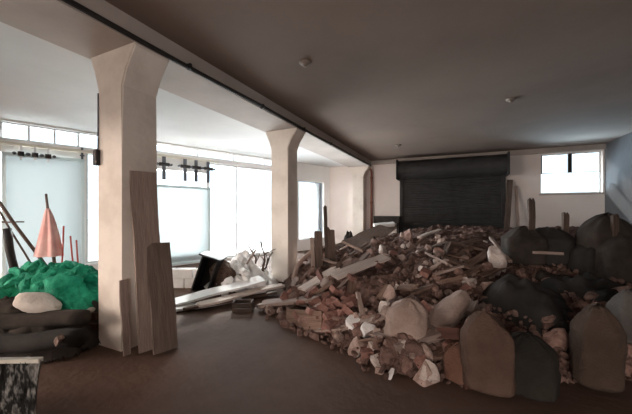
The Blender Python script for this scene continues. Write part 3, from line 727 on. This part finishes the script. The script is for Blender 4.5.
dsack(589, 272, 0.50, 0.45, 0.60, 'tarp_grey', 'dark grey sack slumped left of the tall dark sack', 18, 0.5, (0.08, 0))
dsack(622, 276, 0.55, 0.50, 0.66, 'dark_cloth', 'dark sack squeezed right of the tall dark sack by the wall', 19, 0.1)
q = hit(600, 300); cloth('dark_blanket', 'dark blanket spread between the tall dark sack and the grey sack', 'cloth', (q.x, q.y+0.2, q.z-0.25), 0.8, 0.55, 0.45, M['tarp_grey'], 0.2, 25, 0.3, 2.0)
q = hit(560, 290); cloth('dark_sheet', 'dark brown sheet lying before the sacks under the high window', 'cloth', (q.x, q.y+0.15, q.z-0.22), 0.75, 0.6, 0.36, M['dark_cloth'], 0.9, 28, 0.3, 2.0)
def stand_stick(px, ytop, ybot, wd, m, label, dx=0, name='upright_stick', Y=None):
    b = hit(px+dx, ybot); dep = (b-O).dot(Vector((-SA, CA, 0))); tp = PD(px, ytop, dep+0.05); b.z -= 0.1
    return plank(name, label, 'stick', b, tp, wd, 0.05, M[m], 0, up=Vector((0.3, -1, 0)))
stand_stick(531, 200, 262, 0.09, 'wood_dark', 'thin dark stick standing up among the sacks under the high window')
stand_stick(565, 214, 262, 0.08, 'wood_dark', 'short dark stick poking up behind the low sack under the high window')
stand_stick(614, 216, 275, 0.07, 'wood_dark', 'dark stick standing up beside the tall dark sack by the right wall', 1)
rayplank('pale_lath', 'short pale lath lying level in front of the dark sacks', 'stick', (533, 268), (561, 269), 0.07, 0.04, M['wood_grey'], 0.22)
for k, (px, yt, yb, dx, wd, lab) in enumerate(((510, 180, 246, -4, 0.16, 'dark leaning plank against the back wall right of the shutter'), (516, 186, 246, 3, 0.08, 'narrow grey leaning lath right of the dark plank by the shutter'))):
    Yp = BACK_Y-0.09; tp = PY(px, yt, Yp); b = PY(px+dx, yb, Yp-0.55); b.z = max(b.z, 0.6)
    plank('leaning_plank', lab, 'plank', b, tp, wd, 0.045, M['wood_dark' if k == 0 else 'wood_grey'], 0, up=Vector((0, -1, 0)), broken=False)

# ------------------------------------------------------------------ planks leaning on the nearest column
XF = -3.35
def lean_plank(label, bot, top_px, ytop, X, wd, th, m, seed):
    b = P(*bot); d = ray(top_px, ytop); tq = O + d*((X-O.x)/d.x)
    b = Vector((b.x, b.y, 0.012))
    return plank('leaning_plank', label, 'plank', b, tq, wd, th, M[m], 0, up=Vector((1, -0.25, 0)), broken=False, seed=seed)
lean_plank('tall brown plank leaning on the right face of the nearest column', (153, 350), 143, 172, XF+0.035, 0.28, 0.035, 'wood_lean', 3)
lean_plank('shorter dark plank leaning in front of the tall plank by the nearest column', (166, 352), 158, 243, XF+0.16, 0.26, 0.035, 'wood_front', 5)
lean_plank('narrow grey batten leaning on the corner of the nearest column', (127, 356), 123, 280, XF+0.03, 0.07, 0.03, 'wood_grey', 6)
# ------------------------------------------------------------------ sunlit debris in the left bay
def gplank(name, label, a, b, z0, z1, wd, th, m, roll=0, **k):
    return plank(name, label, 'board', P(*a, z0), P(*b, z1), wd, th, M[m], roll, **k)
gplank('white_board', 'long white board lying in the light right of the leaning planks', (160, 306), (262, 279), 0.06, 0.30, 0.32, 0.04, 'wood_white', 0.1, broken=False)
gplank('white_board', 'second white board under the long white board, touching the floor', (170, 310), (240, 298), 0.03, 0.05, 0.22, 0.04, 'wood_white', 0, broken=False)
gplank('pale_board', 'pinkish board running from the white boards to the second column', (198, 305), (282, 285), 0.10, 0.16, 0.16, 0.04, 'wood_pale', 0.1)
gplank('thin_board', 'thin brown board under the pinkish board by the second column', (185, 309), (276, 292), 0.05, 0.05, 0.10, 0.04, 'wood_brown', 0)
q = P(239, 312); t = thing('wooden_crate', 'small dark brown crate on the floor below the pinkish board', 'crate', (q.x, q.y+0.1, 0), 0.5)
W = 0.14
for s in (-1, 1):
    for z in (0.0, 0.075): obj('slat', bev(bxm(-W, W, s*0.11-0.01, s*0.11+0.01, z+0.005, z+0.065), 0.004), M['wood_dark'], t)
    obj('end_board', bev(bxm(s*W-0.012, s*W+0.012, -0.10, 0.10, 0.005, 0.15), 0.004), M['wood_dark'], t)
obj('bottom_board', bxm(-W+0.014, W-0.014, -0.098, 0.098, 0.004, 0.02), M['wood_dark'], t)
n = 0
while n < 80:
    a, r = random.uniform(0, 2*PI), math.sqrt(random.random())
    px, py = 240+32*r*math.cos(a), 285+14*r*math.sin(a)
    z = max(0, 0.62*(1-r))*random.uniform(0.5, 1.0)
    q = P(px, py+4*(1-r), 0); q.z = z
    place('plaster_chunk', random.choice(ROCKS['white']), q, random.uniform(0.12, 0.30), 'white plaster chunk in the sunlit pile under the bright window', 'plaster chunk', 'plaster chunks in the sunlit pile', PI, 0.05)
    n += 1
q = P(238, 284); cloth('plaster_mound', 'low white mound of crushed plaster under the bright window', 'plaster', (q.x, q.y, 0), 0.95, 0.75, 0.60, M['chunk_white'], 0, 31, 0.6, 1.1, fold=0.02)['kind'] = 'stuff'
# white blocks stacked by the wall
blk = bev(bxm(-0.2, 0.2, -0.1, 0.1, 0, 0.19), 0.012); bme = bpy.data.meshes.new('white_block'); blk.to_mesh(bme); blk.free(); bme.materials.append(M['chunk_white'])
b0 = P(180, 287)
for r in range(2):
    for k in range(4 if r < 1 else 3):
        o = bpy.data.objects.new('white_block', bme); C.objects.link(o)
        o.matrix_world = Matrix.Translation(b0 + Vector((CA, SA, 0))*(-0.5+k*0.42+0.18*r+random.uniform(-0.01, 0.01)) + Vector((0, 0, r*0.192))) @ Matrix.Rotation(YAW+random.uniform(-0.06, 0.06), 4, 'Z')
        tag(o, 'white building block in the low stack by the pale blue door, ' + ('bottom row' if r == 0 else 'upper row'), 'block', 'white blocks, ' + ('bottom row' if r == 0 else 'upper row'))
# tilted dark box and a brown sack beside it
q = P(200, 292); t = thing('broken_cabinet', 'dark tilted open cabinet beside the white plaster pile', 'cabinet', (q.x+0.05, q.y, 0.0), YAW)
tl = Matrix.Rotation(0.32, 4, 'Y')
def tb(*a): bm = bmesh.new(); box(bm, *a, tl); return bev(bm, 0.006)
obj('side_panel', tb(-0.16, -0.13, -0.2, 0.2, 0.05, 0.72), M['black_plastic'], t); obj('side_panel', tb(0.13, 0.16, -0.2, 0.2, 0.05, 0.72), M['black_plastic'], t)
obj('back_panel', tb(-0.13, 0.13, 0.18, 0.2, 0.05, 0.72), M['dark_cloth'], t); obj('top_panel', tb(-0.22, 0.20, -0.22, 0.22, 0.72, 0.75), M['black_plastic'], t); obj('bottom_panel', tb(-0.16, 0.16, -0.2, 0.2, 0.03, 0.05), M['dark_cloth'], t)
q = P(216, 290); sack('sack', 'brown crumpled sack slumped against the dark tilted cabinet', (q.x+0.08, q.y+0.12, 0), 0.5, 0.42, 0.58, M['wood_brown'], 0.3, 17, (-0.06, 0), None, 'sack', False)
# dry twigs by the second column
for k, (px, py, tx, ty, lab) in enumerate(((262, 283, 250, 246, 'dry branch leaning left beside the second column'), (266, 284, 262, 240, 'dry upright branch closest to the second column'), (258, 282, 272, 252, 'short dry branch leaning right across the second column'))):
    b = P(px, py); dep = (b-O).dot(Vector((-SA, CA, 0))); tp = PD(tx, ty, dep+0.1)
    bm = bmesh.new(); pts = [b.lerp(tp, i/6)+Vector((0.04*math.sin(i*2+k), 0.03*math.cos(i*1.4), 0))*(0 < i) for i in range(7)]
    tube(bm, pts, [0.035*(1-i/9) for i in range(7)], 7)
    o = obj('dry_branch', bm, M['twig'], None, True); tag(o, lab, 'branch')
    for i in (2, 3, 4, 5):
        bm = bmesh.new(); e = pts[i]+Vector((random.uniform(-0.3, 0.3), random.uniform(-0.15, 0.15), random.uniform(0.12, 0.3))); tube(bm, [pts[i], pts[i].lerp(e, 0.5)+Vector((0.02, 0, 0.02)), e], [0.014, 0.010, 0.005], 6)
        obj('twig', bm, M['twig'], o, True)
log('debris_pole', 'thin grey pole leaning over the plaster pile', 'stick', P(232, 287, 0.05), PD(256, 250, 6.2), 0.02, M['wood_grey'])

# ------------------------------------------------------------------ junk on the left in front of the bright wall
q = P(45, 350); c0 = Vector((q.x-0.50, q.y+0.20, 0))
cloth('tarpaulin', 'dark tarpaulin bulging over junk left of the nearest column', 'tarpaulin', c0, 1.05, 0.80, 0.50, M['dark_cloth'], 0.35, 41, 0.3, 2.6, res=90, fold=0.07)
q = PD(50, 300, 3.9); c1 = Vector((q.x, q.y, 0))
cloth('green_netting', 'crumpled bright green debris netting heaped on the dark junk', 'netting', (c1.x, c1.y+0.1, 0.36), 0.85, 0.58, 0.40, M['net'], YAW, 45, 0.28, 2.2, res=110, fold=0.13)
cloth('dark_sacking', 'dark sacking mound carrying the green netting', 'cloth', (c1.x, c1.y+0.1, 0), 1.05, 0.7, 0.58, M['dark_cloth'], YAW, 48, 0.15, 3.5)
q = PD(37, 309, 3.35); lump('white_sack', 'plump off-white sack lying in front of the green netting', 'sack', (q.x, q.y, q.z-0.02), 0.46, 0.30, 0.23, 'white_sack', YAW, 51, -0.05, False)
log('rolled_carpet', 'dark rolled carpet lying across the pile below the white sack', 'carpet roll', PD(-30, 322, 3.25), PD(86, 318, 3.25), 0.085, M['dark_cloth'])
log('rolled_sheet', 'dark grey rolled sheet lying lowest on the front of the pile', 'roll', PD(-20, 345, 3.05), PD(82, 338, 3.05), 0.095, M['tarp_grey'])
q = PD(59, 341, 2.93); o = place('stone', ROCKS['grey'][2], q, 0.11, 'small grey stone resting on the dark rolled sheet', 'stone', None, PI, 0.3)
q = P(92, 350); t = thing('brown_crate', 'reddish brown crate squeezed against the nearest column', 'crate', (-4.0, 2.22, 0), 0.08)
for s in (-1, 1):
    for z in (0.01, 0.14, 0.27): obj('slat', bev(bxm(-0.17, 0.17, s*0.14-0.01, s*0.14+0.01, z, z+0.10), 0.004), M['wood_red'], t)
    for z in (0.01, 0.14, 0.27): obj('end_slat', bev(bxm(s*0.16-0.009, s*0.16+0.009, -0.128, 0.128, z, z+0.10), 0.004), M['wood_red'], t)
place('plaster_chunk', ROCKS['pale'][1], PD(91, 311, 3.55), 0.10, 'small pale lump on top of the reddish brown crate', 'plaster chunk', None, PI, 0.3)
# ribbed metal sheet with a pale top rail, leaning back on the pile in the near left corner
tl_, tr_ = PD(-46, 361, 2.02), PD(41, 360, 2.02)
bl_, br_ = PD(-36, 470, 1.80), PD(26, 470, 1.80)
bl_.z = br_.z = 0.0
t = thing('ribbed_sheet', 'ribbed silvery metal sheet with a pale top rail, standing in the near left corner', 'metal sheet', (bl_+br_)/2)
o0 = (bl_+br_)/2; bm = bmesh.new(); nr = 72; cols = []
nrm = (tr_-tl_).cross(bl_-tl_).normalized(); nrm = nrm if nrm.y < 0 else -nrm
for back in (0, 1):
    cols.append([[bm.verts.new(bl_.lerp(br_, i/nr).lerp(tl_.lerp(tr_, i/nr), k/10)-o0+nrm*(0.013*math.sin(i*PI/2) + 0.012*nz((i*.1, k*.3, 0), 1.3, 4) - back*0.006)) for k in range(11)] for i in range(nr+1)])
for i in range(nr):
    for k in range(10):
        for f in cols: bm.faces.new((f[i][k], f[i+1][k], f[i+1][k+1], f[i][k+1]))
    for k in (0, 10): bm.faces.new((cols[0][i][k], cols[0][i+1][k], cols[1][i+1][k], cols[1][i][k]))
for k in range(10):
    for i in (0, nr): bm.faces.new((cols[0][i][k], cols[0][i][k+1], cols[1][i][k+1], cols[1][i][k]))
obj('ribbed_panel', bm, M['silver'], t)
rl = obj('top_rail', bev(bxm(-(tr_-tl_).length/2, (tr_-tl_).length/2, -0.02, 0.02, -0.014, 0.014), 0.004), M['cream_rim'], t)
rl.matrix_world = frame_between(tl_, tr_); rl.matrix_parent_inverse = Matrix(); rl.matrix_basis = Matrix.Translation(-o0) @ frame_between(tl_, tr_)
# poles, post and faded parasol standing behind the netting
def lpole(a, b, dep, r, m, name, label, cat, db=0.0):
    p0, p1 = PD(*a, dep), PD(*b, dep+db); d = (p0-p1).normalized(); p0 = p0 + d*((p0.z-0.0)/max(0.05, -d.z)) if d.z < -0.3 else p0
    return log(name, label, cat, p0, p1, r, M[m])
lpole((14, 268), (6, 229), 4.7, 0.055, 'black_plastic', 'dark_post', 'thick short black post leaning left behind the green netting', 'post')
lpole((40, 258), (-6, 196), 4.9, 0.026, 'wood_dark', 'long_pole', 'long dark pole slanting up to the left behind the netting', 'pole')
lpole((30, 262), (-4, 206), 5.2, 0.016, 'wood_dark', 'thin_pole', 'thinner dark pole running beside the long slanting pole', 'pole')
log('cross_stick', 'thin stick crossing the two slanting poles', 'stick', PD(-4, 222, 4.95), PD(24, 222, 4.95), 0.012, M['wood_dark'])
b, tp = P(58, 310), PD(46, 194, 5.0); b = Vector((PD(60, 262, 4.8).x, PD(60, 262, 4.8).y, 0.0))
t = thing('closed_parasol', 'closed faded pink parasol on a dark pole behind the green netting', 'parasol', b)
ax = (tp-b); bm = bmesh.new(); tube(bm, [ax*(i/8) for i in range(9)], [0.03-0.0015*i for i in range(9)], 8); obj('pole', bm, M['twig'], t, True)
bm = bmesh.new(); rings = []
for i in range(13):
    f = i/12; c = ax*(0.45+0.42*f); r = 0.16*(1-f)**0.8+0.025
    rings.append([bm.verts.new(c + Vector((CA, SA, 0))*(math.cos(a)-0.35*(1-f))*r*(1+0.22*math.sin(a*6)) + Vector((-SA, CA, 0))*math.sin(a)*r*0.7*(1+0.22*math.sin(a*6))) for a in [2*PI*j/36 for j in range(36)]])
for r0, r1 in zip(rings, rings[1:]):
    for j in range(36): bm.faces.new((r0[j], r0[(j+1) % 36], r1[(j+1) % 36], r1[j]))
obj('canopy', bm, M['pink'], t, True)
for x0, y0_, x1, y1_, lab in ((73, 262, 70, 236, 'thin red stick standing left of two behind the netting'), (78, 262, 76, 240, 'thin red stick standing right of two behind the netting'), (62, 262, 64, 226, 'thin red rod leaning beside the pink parasol')):
    lpole((x0, y0_), (x1, y1_), 4.85, 0.012, 'red', 'red_stick', lab, 'stick')
